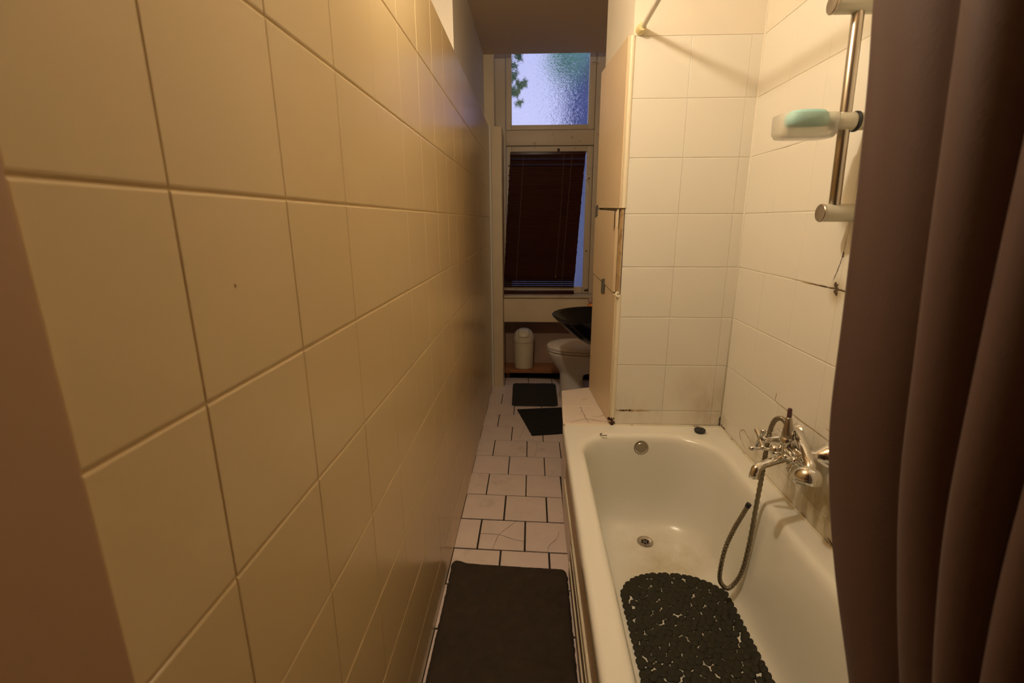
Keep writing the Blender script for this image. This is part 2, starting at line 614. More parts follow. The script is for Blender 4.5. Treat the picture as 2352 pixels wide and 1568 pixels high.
board('cladding_board', 1.885, 2.305, 0.502, 0.502, 1.052, 1.094, 0.010, M['board'])
board('cladding_board', 1.915, 2.305, 1.060, 1.098, 1.376, 1.392, 0.013, M['board'])
board('cladding_board', 1.885, 2.305, 1.387, 1.400, 1.972, 1.972, 0.010, M['board'])
board('raw_strip', 1.874, 1.914, 1.062, 1.064, 1.384, 1.384, 0.001, M['raw'], .006)
board('splinter_and_slit_shade', 1.905, 1.925, 1.315, 1.335, 1.384, 1.384, 0.009, M['trim'], .004)
board('splinter_and_slit_shade', 1.928, 1.940, 1.318, 1.300, 1.380, 1.382, 0.0145, M['crack'], .003)  # dark piece stands in for the shade inside an open slit
board('gap_shade_strip', 1.925, 2.26, 1.374, 1.388, 1.384, 1.391, 0.008, M['crack'], .004)  # dark strip stands in for the shade between two boards
for z0, z1 in ((0.52, 1.058), (1.388, 1.967)):       # quarter-round corner trim
    bm = bmesh.new()
    ring = [(0.349 - 0.010 * math.cos(a) if True else 0, YE + 0.006 - 0.011 * math.sin(a)) for a in
            [PI * k / 10 for k in range(11)]]
    prism(bm, ring + [(0.362, YE + .004), (0.338, YE + .016)][1:], z0, z1)
    finish('corner_trim', bm, M['trim'], wc)
bm = bmesh.new()
box(bm, 0.3495, 0.3525, YE - .0014, YE + .003, .57, 1.39)
finish('gap_shade_strip', bm, M['crack'], wc)  # dark strip stands in for shade in the corner joint
bm = bmesh.new()
tube(bm, smooth_path([(.344, YE - .004, 1.047), (.337, YE - .006, 1.052), (.334, YE - .002, 1.060), (.339, YE, 1.066), (.345, YE - .002, 1.062)]), .004, 8)
finish('peeled_curl', bm, M['trim'], wc, True)
# rust at the foot of the trim
bm = bmesh.new()
for i in range(16):
    c = Vector((random.gauss(.342, .006), YE - .004 + random.gauss(0, .003), .505 + abs(random.gauss(0.008, .012))))
    ball(bm, c, random.uniform(.002, .0065), 8, (1, .6, 1.1))
finish('rust_blister', bm, M['rust'], wc)



def wall_mark(name, pts, nrm, wd, parent, material, jag=.5):
    bm = bmesh.new()
    P = smooth_path(pts, 6)
    nv = Vector(nrm)
    prev = None
    for i, p in enumerate(P):
        t = (P[min(i + 1, len(P) - 1)] - P[max(i - 1, 0)]).normalized()
        sd_ = nv.cross(t).normalized()
        e = min(1, 4 * min(i, len(P) - 1 - i) / len(P) + .15)
        w1, w2 = [wd / 2 * e * (1 + jag * random.uniform(-1, 1)) for _ in (0, 1)]
        cur = (bm.verts.new(p + sd_ * w1), bm.verts.new(p - sd_ * w2))
        if prev:
            bm.faces.new((prev[0], prev[1], cur[1], cur[0]))
        prev = cur
    return finish(name, bm, material, parent)


YM, XM = YE - .0006, XR - .0006
wall_mark('grime_streak', [(.356, YM, .566), (.39, YM, .5655), (.43, YM, .566), (.50, YM, .565)], (0, -1, 0), .0065, wc, M['raw'], .8)
wall_mark('grime_streak', [(.372, YM - .0002, .567), (.41, YM - .0002, .5655), (.425, YM - .0002, .566)], (0, -1, 0), .007, wc, M['crack'], .8)
wall_mark('grime_streak', [(.792, YM - .004, .505), (.793, YM - .004, .52), (.794, YM - .004, .545)], (0, -1, 0), .005, wc, M['crack'], .8)
wall_mark('grime_streak', [(XM, 1.48, 1.1655), (XM, 1.38, 1.1645), (XM, 1.30, 1.1655), (XM, 1.20, 1.164), (XM, 1.10, 1.1645)], (-1, 0, 0), .0026, wr, M['raw'], .8)
wall_mark('grime_streak', [(XM - .0002, 1.39, 1.165), (XM - .0002, 1.32, 1.1645), (XM - .0002, 1.26, 1.165), (XM - .0002, 1.22, 1.163)], (-1, 0, 0), .0030, wr, M['crack'], .8)
wall_mark('grime_spot', [(XM - .0003, 1.272, 1.183), (XM - .0003, 1.266, 1.172), (XM - .0003, 1.263, 1.160), (XM - .0003, 1.260, 1.148)], (-1, 0, 0), .014, wr, M['crack'], .9)
wall_mark('crack', [(XM, 1.258, 1.30), (XM, 1.262, 1.25), (XM, 1.270, 1.22), (XM, 1.284, 1.185)], (-1, 0, 0), .0018, wr, M['crack'], .8)
wall_mark('grime_spot', [(XM, 1.2595, 1.262), (XM, 1.260, 1.254), (XM, 1.261, 1.247)], (-1, 0, 0), .006, wr, M['crack'], .6)
wall_mark('crack', [(XM, 1.21, .795), (XM, 1.195, .793), (XM, 1.18, .786), (XM, 1.165, .792)], (-1, 0, 0), .0022, wr, M['raw'], .8)
wall_mark('grime_streak', [(XM, 1.47, .7655), (XM, 1.40, .765), (XM, 1.28, .7655), (XM, 1.12, .765)], (-1, 0, 0), .0022, wr, M['raw'], .9)
wall_mark('water_mark', [(XM, 1.60, .512), (XM, 1.640, .522), (XM, 1.682, .540), (XM, 1.690, .560), (XM, 1.662, .578), (XM, 1.625, .570), (XM, 1.575, .552), (XM, 1.50, .535)], (-1, 0, 0), .0032, wr, M['raw'], .7)
wall_mark('grime_streak', [(XM, 1.862, .512), (XM, 1.845, .508), (XM, 1.82, .510)], (-1, 0, 0), .006, wr, M['crack'], .9)
wall_mark('grime_streak', [(XM, 1.13, .515), (XM, 1.08, .508), (XM, 1.03, .512)], (-1, 0, 0), .005, wr, M['crack'], .9)
wall_mark('drip_mark', [(XM, 1.475, .80), (XM, 1.477, .78), (XM, 1.476, .77)], (-1, 0, 0), .003, wr, M['raw'], .7)

for nm, yc, zc, wy, hz, lab in (('duct_tape', 2.275, 1.384, .050, .050, 'grey duct tape patch over the upper crack of the boarded column'),
                                ('duct_tape', 2.085, 1.063, .062, .062, 'grey duct tape patch over the lower crack of the boarded column')):
    bm = bmesh.new()
    rows = []
    for i in range(7):
        y = yc - wy / 2 + wy * i / 6
        x = face_x(y) - .0137 - (.0012 if i in (2, 4) else 0)
        zz = .5 * (yc - y)
        rows.append([(x, y, zc - hz / 2 + zz * .35), (x, y, zc + hz / 2 + zz * .35), (x + .0006, y, zc + hz / 2 + zz * .35), (x + .0006, y, zc - hz / 2 + zz * .35)])
    loft(bm, rows)
    tag(finish(nm, bm, M['tape']), lab, 'tape')

# ---- tiled ledge past the tub
LP = [(0.160, YE), (0.345, YE), (0.309, 2.332), (0.172, 2.277)]
bm = bmesh.new()
prism(bm, LP, 0, 0.478)
lg = structure(finish('trim_2', bm, M['floor_grout']), 'tiled ledge between the tub and the toilet corner', 'ledge')


def poly_tile(poly, z0, z1, material, parent, name='tile'):
    bm = bmesh.new()
    prism(bm, poly, z0, z1)
    bevel_all(bm, .001, 1)
    return finish(name, bm, material, parent)


poly_tile([(.139, YE + .001), (.3435, YE + .001), (.330, 2.070), (.1475, 2.072)], .478, .501, M['ledge_tile'], lg)
poly_tile([(.148, 2.0745), (.330, 2.0725), (.309, 2.334), (.158, 2.276)], .478, .5005, M['ledge_tile'], lg)
for z0, z1 in ((0.004, .198), (.202, .398), (.402, .476)):
    for y0, y1 in ((1.876, 2.07), (2.074, 2.272)):
        xa, xb = .160 + (y0 - 1.87) * .030, .160 + (y1 - 1.87) * .030
        poly_tile([(xa - .005, y0), (xa + .002, y0), (xb + .002, y1), (xb - .005, y1)], z0, z1, M['ledge_tile'], lg)
crack([(.232, 2.062), (.238, 1.98), (.243, 1.92), (.252, 1.885)], lg, .5016, .0022)
crack([(.17, 1.882), (.21, 1.905), (.245, 1.925), (.29, 1.905), (.335, 1.895)], lg, .5016, .0022)
crack([(.275, 1.955), (.285, 1.945), (.315, 1.957), (.325, 1.972)], lg, .5016, .002)
crack([(.225, 2.0), (.236, 2.015)], lg, .5016, .002)

# ================================================================== WINDOW WALL
bm = bmesh.new()
box(bm, -0.66, -0.293, 3.85, 4.25, 2.0, 2.9)
box(bm, -0.66, -0.252, 3.90, 4.25, 0, 2.0)
box(bm, 0.545, 0.95, 3.86, 4.25, 0, 2.9)
box(bm, -0.30, 0.55, 3.99, 4.25, 2.78, 2.9)
wf = structure(finish('wall_far', bm, M['paint_far']), 'far wall around the tall window', 'wall')
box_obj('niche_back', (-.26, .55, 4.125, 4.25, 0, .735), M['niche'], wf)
box_obj('trim_3', (-0.305, -0.228, 3.705, 3.905, 0, ZT), M['paint_far'], None, bev=.003)
structure(bpy.data.objects['trim_3'], 'cream boxed post at the far end of the tiled left wall', 'trim')
ap = box_obj('trim_4', (-0.2515, 0.545, 3.872, 3.93, 0.520, 0.727), M['paint_far'], None, bev=.002)
structure(ap, 'cream apron board under the window sill', 'trim')
sl = box_obj('trim_5', (-0.227, 0.545, 3.852, 4.06, 0.727, 0.745), M['frame'], None, bev=.005)
structure(sl, 'cream painted window sill', 'trim')

win = bpy.data.objects.new('window_1', None)
COL.objects.link(win)
win.location = (.14, 4.03, .745)
structure(win, 'tall cream window with pebbled upper pane and blind below', 'window')
YF0, YF1 = 3.985, 4.06


def member(name, x0, x1, z0, z1, y0, y1, par=win, bev=.004):
    return box_obj(name, (x0, x1, y0, y1, z0, z1), M['frame'], par, bev=bev)


member('frame_stile', -.293, -.212, .745, 2.78, YF0 + .004, 4.08)
member('frame_stile', .482, .545, .745, 2.78, YF0 + .004, 4.08)
member('transom', -.2115, .4815, 1.917, 2.031, YF0 - .012, 4.08, bev=.008)
member('frame_head', -.2115, .4815, 2.72, 2.78, YF0 + .004, 4.08)
us = member('upper_sash', -.2085, -.166, 2.034, 2.715, YF0, 4.045)
member('sash_rail', .430, .4785, 2.034, 2.715, YF0, 4.045, us)
member('sash_rail', -.1655, .4295, 2.034, 2.070, YF0, 4.045, us)
member('sash_rail', -.1655, .4295, 2.68, 2.715, YF0, 4.045, us)
box_obj('pane', (-.164, .428, 4.018, 4.022, 2.071, 2.679), M['glass'], us)
ls = member('lower_sash', -.2085, -.166, .748, 1.914, YF0 + .002, 4.045)
member('sash_rail', .430, .4785, .748, 1.914, YF0 + .002, 4.045, ls)
member('sash_rail', -.1655, .4295, .748, .800, YF0 + .002, 4.045, ls)
member('sash_rail', -.1655, .4295, 1.872, 1.914, YF0 + .002, 4.045, ls)
box_obj('pane', (-.164, .428, 4.018, 4.022, .801, 1.871), M['glass'], ls)
for x, z in ((-.188, 1.77), (-.188, 1.695), (-.188, 1.655), (-.188, 1.37), (-.188, 1.12), (.452, 1.67), (.452, 1.10)):
    bm = bmesh.new()
    rev(bm, (x, YF0 + .003, z), (x, YF0 - .006, z), [(0, .0065), (.004, .006), (.0065, .003)], 10)
    finish('screw', bm, M['crack'], ls, True)
bm = bmesh.new()
tube(bm, smooth_path([(.448, YF0 - .002, 2.50), (.462, YF0 - .012, 2.505), (.482, YF0 - .006, 2.50), (.49, YF0 + .002, 2.49)]), .006, 8)
finish('latch', bm, M['frame'], us, True)
bm = bmesh.new()
box(bm, .445, .475, YF0 - .006, YF0 + .003, .765, .780)
tube(bm, [(.448, YF0 - .008, .770), (.475, YF0 - .010, .786)], .004, 6)
finish('latch', bm, M['crack'], ls)
box_obj('hook', (.195, .215, YF0 - .008, YF0 + .003, 1.868, 1.895), M['crack'], ls)

# ---- venetian blind, hanging slightly askew
bl = thing('venetian_blind', (.12, 3.955, .745), 'dark mahogany venetian blind lowered askew over the lower window', 'blind')
YB = 3.955


def skew(z):
    return -0.062 * (1.865 - z) / 1.075


box_obj('headrail', (-.176, .416, YB - .02, YB + .015, 1.842, 1.868), M['slat'], bl, bev=.002)
bm = bmesh.new()
n = 6
rows = []
for x in (-.295, .295):
    rows.append([(x, -.0125, -.0008), (x, 0, .0012), (x, .0125, -.0008), (x, .0125, -.0020), (x, 0, -.0001), (x, -.0125, -.0020)])
loft(bm, rows)
bmesh.ops.recalc_face_normals(bm, faces=bm.faces)
slat_me = bpy.data.meshes.new('slat')
bm.to_mesh(slat_me)
bm.free()
slat_me.materials.append(M['slat'])
NS = 52
z = 1.832
for i in range(NS):
    o = bpy.data.objects.new('slat', slat_me)
    COL.objects.link(o)
    o.location = (.12 + skew(z) + random.uniform(-.002, .002), YB, z)
    tl = -68
    if i in (1, 3):
        tl = -42
    if i >= NS - 4:
        tl = -40
    o.rotation_euler = (math.radians(tl + random.uniform(-3, 3)), math.radians(.25), 0)
    set_parent(o, bl)
    z -= 0.0205 if i < NS - 7 else 0.0165
zb = 0.775
bm = bmesh.new()
box(bm, .12 + skew(zb) - .298, .12 + skew(zb) + .298, YB - .016, YB + .012, .7455, .776)
bevel_all(bm, .003, 2)
finish('bottom_rail', bm, M['slat'], bl, True, 40)
for dx in (-.19, .19):
    bm = bmesh.new()
    tube(bm, [(.12 + dx, YB - .014, 1.845), (.12 + dx + skew(.77), YB - .014, .772)], .0012, 6)
    finish('ladder_cord', bm, M['cord'], bl)
bm = bmesh.new()
tube(bm, [(.245, YB - .022, 1.845), (.235, YB - .022, 1.5), (.20, YB - .022, .90)], .0011, 6)
ball(bm, (.20, YB - .022, .895), .005, 8, (1, 1, 1.8))
finish('pull_cord', bm, M['cord'], bl)

# ---- plank under the window and the bin on it
pk = box_obj('plank_shelf', (-0.2505, 0.545, 3.895, 4.123, 0.062, 0.087), M['wood'], None, bev=.002)
tag(pk, 'orange-brown wooden plank low under the window', 'shelf')
for x in (-.22, .50):
    box_obj('batten', (x, x + .03, 3.97, 4.10, 0, .062), M['wood'], pk)
bn = thing('swing_bin', (-.064, 4.0, .087), 'small cream plastic swing-lid bin on the wooden plank', 'bin')
bm = bmesh.new()
rev(bm, (-.064, 4.0, .0875), (-.064, 4.0, 1), [(0, .070), (0, .076), (.004, .080), (.20, .087), (.236, .088), (.238, .086)], 40)
finish('body', bm, M['bin'], bn, True, 40)
bm = bmesh.new()
prof = [(.236, .086), (.237, .0905), (.262, .0905)]
for k in range(1, 25):
    a = PI / 2 * k / 24.3
    prof.append((.262 + .090 * math.sin(a), .0905 * math.cos(a) ** .8))
rev(bm, (-.064, 4.0, .0875), (-.064, 4.0, 1), prof, 40)
lid = finish('lid', bm, M['bin'], bn, True, 40)
bm = bmesh.new()                              # swing flap: thin raised patch on the front of the dome
rows = []
for i in range(13):
    u = i / 12
    a = math.radians(16 + 66 * u)
    r_ = .0905 * math.cos(a) ** .8 + .0013
    zz = .0875 + .262 + .090 * math.sin(a) + .0006
    hw = .046 * min(1.0, (.78 + .22 * math.sqrt(min(1, u / .25))))
    hw = min(hw, r_ * .97)
    row = []
    for j in range(15):
        xx = (-1 + 2 * j / 14) * hw
        row.append(bm.verts.new((-.064 + xx, 4.0 - math.sqrt(max(r_ * r_ - xx * xx, 1e-8)), zz)))
    rows.append(row)
for a_, b_ in zip(rows, rows[1:]):
    for j in range(14):
        bm.faces.new((a_[j], a_[j + 1], b_[j + 1], b_[j]))
seam = [Vector(r[0].co) for r in rows[::-1]] + [Vector(v_.co) for v_ in rows[0][1:-1]] + [Vector(r[-1].co) for r in rows]
fo = finish('flap', bm, M['bin'], lid, True)
bm = bmesh.new()
tube(bm, seam, .0018, 6)
finish('flap_seam_shade', bm, M['crack'], lid)  # dark tube stands in for the shadow in the flap seam
bm = bmesh.new()
rev(bm, (-.064, 4.0, .0875 + .2335), (-.064, 4.0, 1), [(0, .0885), (.0002, .0896), (.0022, .0896), (.0024, .0885)], 40)
finish('rim_groove_shade', bm, M['raw'], lid)  # brown ring stands in for the shade in the lid groove
md = fo.modifiers.new('thick', 'SOLIDIFY')
md.thickness = .0035
md.offset = 0

# ================================================================== TUB
TX0, TX1, TY0, TY1 = 0.136, 0.7975, 0.12, 1.866
OX0, OX1, OY0, OY1 = 0.200, 0.722, 0.19, 1.772


def rrect(x0, x1, y0, y1, r, z, n=14):
    pts = []
    rr = r if isinstance(r, tuple) else (r,) * 4
    for (cx, cy, a0), rad in zip((((x1), (y1), 0), ((x0), (y1), 90), ((x0), (y0), 180), ((x1), (y0), 270)), rr):
        sx = -1 if cx == x1 else 1
        sy = -1 if cy == y1 else 1
        for k in range(n):
            a = math.radians(a0 + 90 * k / (n - 1))
            pts.append((cx + sx * rad + rad * math.cos(a), cy + sy * rad + rad * math.sin(a), z))
    return pts


tubt = thing('bathtub', (.467, 1.0, 0), 'white enamel bathtub built in between two cream tiled walls', 'bathtub')
bm = bmesh.new()
rings = []
for ins, z in ((.006, .452), (0, .460), (0, .488), (.003, .4965), (.009, .4995), (.012, .500), (.015, .500)):
    rings.append(rrect(TX0 + ins, TX1, TY0, TY1, (.004, .020, .01, .004), z))
ORAD = (.19, .135, .13, .15)
for ins, z in ((-.022, .500), (-.018, .500), (-.0145, .4998), (-.006, .4982), (0, .494), (.005, .486), (.010, .470), (.016, .42), (.023, .34), (.031, .25),
               (.040, .19), (.050, .16), (.064, .138), (.084, .126), (.11, .1212), (.15, .12), (.20, .12)):
    fy = 1.0 if z > .42 else 1.0 + (.42 - z) * 1.2
    ny = 1.0 if z > .42 else 1.0 + (.42 - z) * 6
    rings.append(rrect(OX0 + ins, OX1 - ins, OY0 + ins * ny, OY1 - ins * fy,
                       tuple(max(.02, q - max(ins, 0) * .55) for q in ORAD), z))
loft(bm, rings, cap0=False, cap1=True)
finish('basin', bm, M['enamel'], tubt, True, 60)
# drain
DX, DY, DZ = .452, 1.612, .1248
bm = bmesh.new()
rev(bm, (DX, DY, DZ - .004), (DX, DY, 1), [(0, .030), (.003, .0312), (.0062, .029), (.0064, .026), (.003, .021), (.002, .018), (.002, .002)], 32)
dr = finish('drain', bm, M['brushed'], tubt, True, 50)
bm = bmesh.new()
for k in range(6):
    a = k * PI / 3 + .3
    c = Vector((DX + .011 * math.cos(a), DY + .011 * math.sin(a), DZ - .0016))
    rev(bm, c, c + Vector((0, 0, 1)), [(0, .0048), (.0006, .0046)], 12)
rev(bm, (DX, DY, DZ - .0016), (DX, DY, 1), [(0, .0035), (.0003, .0034)], 12)
finish('drain_holes', bm, M['hole'], dr)
# overflow
bm = bmesh.new()
oc = Vector((.449, 1.7665, .449))
od = Vector((0, -1, .10)).normalized()
rev(bm, oc - od * .003, oc + od, [(0, .031), (.005, .0315), (.011, .029), (.012, .0255), (.010, .0245), (.0102, .021), (.0125, .019), (.0127, .003)], 36)
finish('overflow_cap', bm, M['brushed'], tubt, True, 35)
# caulk seams
bm = bmesh.new()
tube(bm, [(XR - .004, .15, .500), (XR - .004, 1.0, .5005), (XR - .004, 1.862, .500)], .0045, 8)
tube(bm, [(XR - .004, 1.862, .500), (.6, 1.865, .5005), (.352, 1.866, .500)], .0045, 8)
finish('caulk_seam', bm, M['caulk'], tubt)
bm = bmesh.new()
tube(bm, [(.34, 1.866, .499), (.25, 1.866, .4995), (.145, 1.866, .499)], .004, 8)
finish('caulk_seam', bm, M['bead'], tubt)

# ---- apron panel under the rim
pn = box_obj('front_panel', (.156, .168, .12, 1.860, .21, .450), M['panel'], tubt)
bm = bmesh.new()
box(bm, .147, .1558, .12, 1.860, .218, .245)
bevel_all(bm, .004, 2)
finish('bead', bm, M['bead'], pn, True, 50)
box_obj('lower_board', (.158, .168, .12, 1.570, .004, .216), M['panel_low'], pn)
for z, x in ((.128, .1545), (.052, .1525)):
    box_obj('ridge', (x, .1578, .12, 1.568, z, z + .006), M['bead'], pn, bev=.001)
box_obj('foot_strip', (.153, .1578, .12, 1.568, .004, .030), M['panel_low'], pn, bev=.002)
for y0, y1 in ((1.574, 1.712), (1.716, 1.862)):
    box_obj('tile', (.156, .168, y0, y1, .004, .202), M['floor_tile'], pn, bev=.0015)

# ---- pebble bath mat
mt = thing('bath_mat', (.48, 1.1, .12), 'dark pebble-pattern rubber mat on the bottom of the tub', 'bath mat')
MX0, MX1, MY1, MY0 = .308, .660, 1.440, .72


def mat_inside(x, y, m=0.0):
    cx, hw = (MX0 + MX1) / 2, (MX1 - MX0) / 2 - m
    if abs(x - cx) > hw or y > MY1 - m or y < MY0 + m:
        return False
    ry = .125
    if y > MY1 - ry:
        return abs((x - cx) / hw) ** 2.3 + ((y - (MY1 - ry)) / (ry - m)) ** 2.3 <= 1
    return True


def tub_z(x):            # tub floor height across its width
    d = min(x - OX0, OX1 - x)
    prof_ = [(.05, .16), (.064, .138), (.084, .126), (.11, .1212), (.15, .12)]
    if d >= .15:
        return .12
    for (a, za), (b, zb_) in zip(prof_, prof_[1:]):
        if d <= b:
            t = max(0, (d - a) / (b - a))
            return za + (zb_ - za) * t
    return .12


peb = []
# border row first, then fill
cx, hw = (MX0 + MX1) / 2, (MX1 - MX0) / 2
bp_ = []
NB = 400
for k in range(NB):
    t = k / NB
    # walk: left side up, over the rounded end, right side down
    s = t * (2 * (MY1 - .125 - MY0) + 2.6 * hw)
    L1 = MY1 - .125 - MY0
    if s < L1:
        bp_.append((MX0, MY0 + s))
    elif s < L1 + 2.6 * hw:
        a = PI - PI * (s - L1) / (2.6 * hw)
        ca, sa = math.cos(a), math.sin(a)
        bp_.append((cx + hw * math.copysign(abs(ca) ** .87, ca), MY1 - .125 + .125 * abs(sa) ** .87))
    else:
        bp_.append((MX1, MY1 - .125 - (s - L1 - 2.6 * hw)))
last = None
rad = .0095
for p in bp_:
    if last is None or math.dist(p, last) > rad * 1.62:
        rad = random.choice((.0100, .0115, .0125, .0135, .0150))
        q = (p[0] + (cx - p[0]) / hw * rad * .8, p[1] - (rad * .6 if p[1] > MY1 - .1 else 0))
        peb.append((q[0], q[1], rad))
        last = p
nb_ = len(peb)
d_ = .0222
row_ = 0
y = MY1
while y > MY0:
    x = MX0 + (d_ / 2 if row_ % 2 else 0)
    while x < MX1:
        px_, py_ = x + random.uniform(-.0042, .0042), y + random.uniform(-.0042, .0042)
        rad = random.uniform(.0108, .0134)
        if mat_inside(px_, py_, rad * .75) and all((px_ - a) ** 2 + (py_ - b) ** 2 > .0105 ** 2 for a, b, c in peb[:nb_]):
            peb.append((px_, py_, rad))
        x += d_
    y -= d_ * .866
    row_ += 1
peb.sort(key=lambda q: -q[1])
peb_me = []
for v in range(4):
    bm = bmesh.new()
    n = 12
    e = (1.0, 1.06, 1.12, 1.03)[v]
    ph = random.random() * 6
    rings = []
    for rr, zz in ((1.0, 0.0), (1.05, .25), (.93, .55), (.55, .74)):
        rings.append([(rr * math.cos(2 * PI * k / n) * e, rr * math.sin(2 * PI * k / n) * (1 + .05 * math.sin(3 * 2 * PI * k / n + ph)), zz)
                      for k in range(n)])
    loft(bm, rings, cap0=False)
    bmesh.ops.recalc_face_normals(bm, faces=bm.faces)
    me = bpy.data.meshes.new('pebble')
    bm.to_mesh(me)
    bm.free()
    me.materials.append(M['rubber'])
    me.polygons.foreach_set('use_smooth', [True] * len(me.polygons))
    peb_me.append(me)
rest = bmesh.new()
nr = 0
for i, (x, y, rad) in enumerate(peb):
    zt = tub_z(x) + .0015
    sl_ = math.atan2(tub_z(x + .005) - tub_z(x - .005), .01)
    mw = (Matrix.Translation((x, y, zt)) @ Matrix.Rotation(-sl_, 4, 'Y') @ Matrix.Rotation(random.random() * 6.28, 4, 'Z')
          @ Matrix.Diagonal((rad, rad, .0055, 1)))
    if i < 296:
        o = bpy.data.objects.new('pebble', random.choice(peb_me))
        COL.objects.link(o)
        o.matrix_world = mw
        set_parent(o, mt)
    else:
        tmp = bmesh.new()
        tmp.from_mesh(peb_me[i % 4])
        tmp.transform(mw)
        base = [rest.verts.new(v_.co) for v_ in tmp.verts]
        for f in tmp.faces:
            rest.faces.new([base[v_.index] for v_ in f.verts])
        tmp.free()
        nr += 1
ro = finish('pebble_field', rest, M['rubber'], mt, True)
ro['kind'] = 'stuff'

# ---- stopper and a curl of debris on the rim
st = thing('bath_plug', (.693, 1.806, .5), 'round black rubber plug on the far right rim of the tub', 'plug')
bm = bmesh.new()
rev(bm, (.693, 1.806, .5003), (.693, 1.806, 1), [(0, .016), (.002, .020), (.010, .0225), (.013, .0225), (.0145, .020), (.0135, .016), (.013, .004)], 28)
finish('disc', bm, M['black'], st, True, 40)
bm = bmesh.new()
tube(bm, smooth_path([(.689, 1.806, .513), (.689, 1.806, .520), (.693, 1.806, .5235), (.697, 1.806, .520), (.697, 1.806, .513)], 4), .0012, 6)
finish('loop', bm, M['brushed'], st, True)
bm = bmesh.new()
tube(bm, smooth_path([(.291, 1.778, .502), (.284, 1.771, .5025), (.283, 1.762, .502), (.292, 1.758, .502), (.303, 1.760, .502), (.309, 1.759, .502)]), .0017, 6)
tag(finish('debris_curl', bm, M['crack'], None, True), 'small dark curl of debris on the far left rim of the tub', 'debris')

# ================================================================== TAP
tp = thing('bath_mixer_tap', (.74, 1.25, .70), 'chrome two-handle bath mixer tap on the tiled wall above the tub', 'tap')
for y in (1.326, 1.187):
    bm = bmesh.new()
    rev(bm, (XR, y, .723), (0, y, .723), [(0, .031), (.004, .032), (.010, .0285), (.026, .0165), (.034, .0145), (.034, .017), (.048, .017), (.060, .015)], 28)
    finish('wall_flange', bm, M['chrome'], tp, True, 35)
bm = bmesh.new()
rev(bm, (.740, 1.165, .718), (.740, 2, .718), [(0, .008), (.004, .0125), (.012, .0135), (.06, .0135), (.075, .019), (.095, .019), (.115, .0155), (.16, .0175), (.172, .0155), (.176, .010)], 28)
finish('valve_body', bm, M['chrome'], tp, True, 50)


def cross_handle(c, d, r):
    c, d = Vector(c), Vector(d).normalized()
    u = d.cross(Vector((0, 0, 1))).normalized()
    v = d.cross(u)
    bm = bmesh.new()
    rev(bm, c - d * .03, c + d, [(0, .009), (.012, .010), (.020, .0115), (.030, .012), (.036, .0085), (.038, .003)], 18)
    for k in range(4):
        a = PI / 4 + k * PI / 2 + .35
        e = u * math.cos(a) + v * math.sin(a)
        rev(bm, c + d * .002 + e * .007, c + d * .002 + e, [(0, .0062), (.006, .0056), (r - .010, .0078), (r - .004, .0072), (r, .0022)], 12)
    return finish('cross_handle', bm, M['chrome'], tp, True, 50)


cross_handle((.672, 1.290, .722), (-1, .10, .03), .033)
cross_handle((.711, 1.176, .712), (-.35, -1, -.05), .027)
bm = bmesh.new()
rev(bm, (.738, 1.300, .718), (.672, 1.290, .722), [(0, .012), (.02, .0115), (.035, .009), (.048, .009)], 18)
finish('spindle', bm, M['chrome'], tp, True, 50)
bm = bmesh.new()
rev(bm, (.722, 1.238, .716), (.711, 1.176, .712), [(0, .011), (.02, .0115), (.040, .009), (.055, .009)], 18)
finish('spindle', bm, M['chrome'], tp, True, 50)
bm = bmesh.new()
rev(bm, (.722, 1.245, .672), (.722, 1.245, 1), [(0, .012), (.003, .0155), (.040, .0155), (.052, .0165), (.064, .0175), (.066, .0195), (.076, .0195), (.079, .017)], 26)
finish('diverter_body', bm, M['chrome'], tp, True, 40)
bm = bmesh.new()
rev(bm, (.722, 1.245, .7505), (.716, 1.246, .85), [(0, .0155), (.004, .0160), (.012, .0150), (.040, .0105), (.058, .0078), (.060, .006)], 22)
hc = finish('holder_cone', bm, M['brushed'], tp, True, 50)
bm = bmesh.new()
rev(bm, (.7185, 1.2455, .810), (.716, 1.246, .90), [(0, .0062), (.022, .0058), (.026, .0050), (.0275, .002)], 14)
finish('tip', bm, M['red_tip'], hc, True, 50)
bm = bmesh.new()
ball(bm, (.699, 1.256, .706), .0155)
tube(bm, [(.690, 1.258, .706), (.650, 1.266, .703)], .0042, 10)
rev(bm, (.655, 1.265, .7035), (.630, 1.270, .702), [(0, .004), (.006, .0072), (.016, .0066), (.024, .003), (.025, .001)], 12)
finish('diverter_lever', bm, M['chrome'], tp, True, 50)
bm = bmesh.new()
tube(bm, smooth_path([(.722, 1.240, .690), (.70, 1.230, .688), (.668, 1.217, .686), (.640, 1.206, .682), (.626, 1.2, .676), (.621, 1.198, .662), (.620, 1.197, .650)], 6),
     [.012] * 6 + [.0115] * 12 + [.0122] * 6 + [.0132] * 7 + [.0138] * 6, 18)
finish('spout', bm, M['chrome'], tp, True, 60)
bm = bmesh.new()
pts = smooth_path([(.776, 1.318, .740), (.768, 1.302, .748), (.752, 1.25, .761), (.738, 1.20, .754), (.727, 1.157, .740), (.720, 1.127, .726), (.715, 1.117, .712)], 7)
tube(bm, pts, [.0105 + .0045 * (i / (len(pts) - 1)) ** 1.2 for i in range(len(pts))], 20)
ar = finish('curved_arm', bm, M['chrome'], tp, True, 60)
bm = bmesh.new()
rev(bm, (.7165, 1.127, .727), (.705, 1.099, .669), [(0, .004), (.001, .012), (.005, .0205), (.012, .0275), (.020, .0315), (.028, .0330), (.036, .0322), (.040, .0305), (.0405, .0320), (.046, .0310), (.050, .0270), (.049, .022), (.048, .003)], 32)
finish('bell_head', bm, M['chrome'], ar, True, 40)

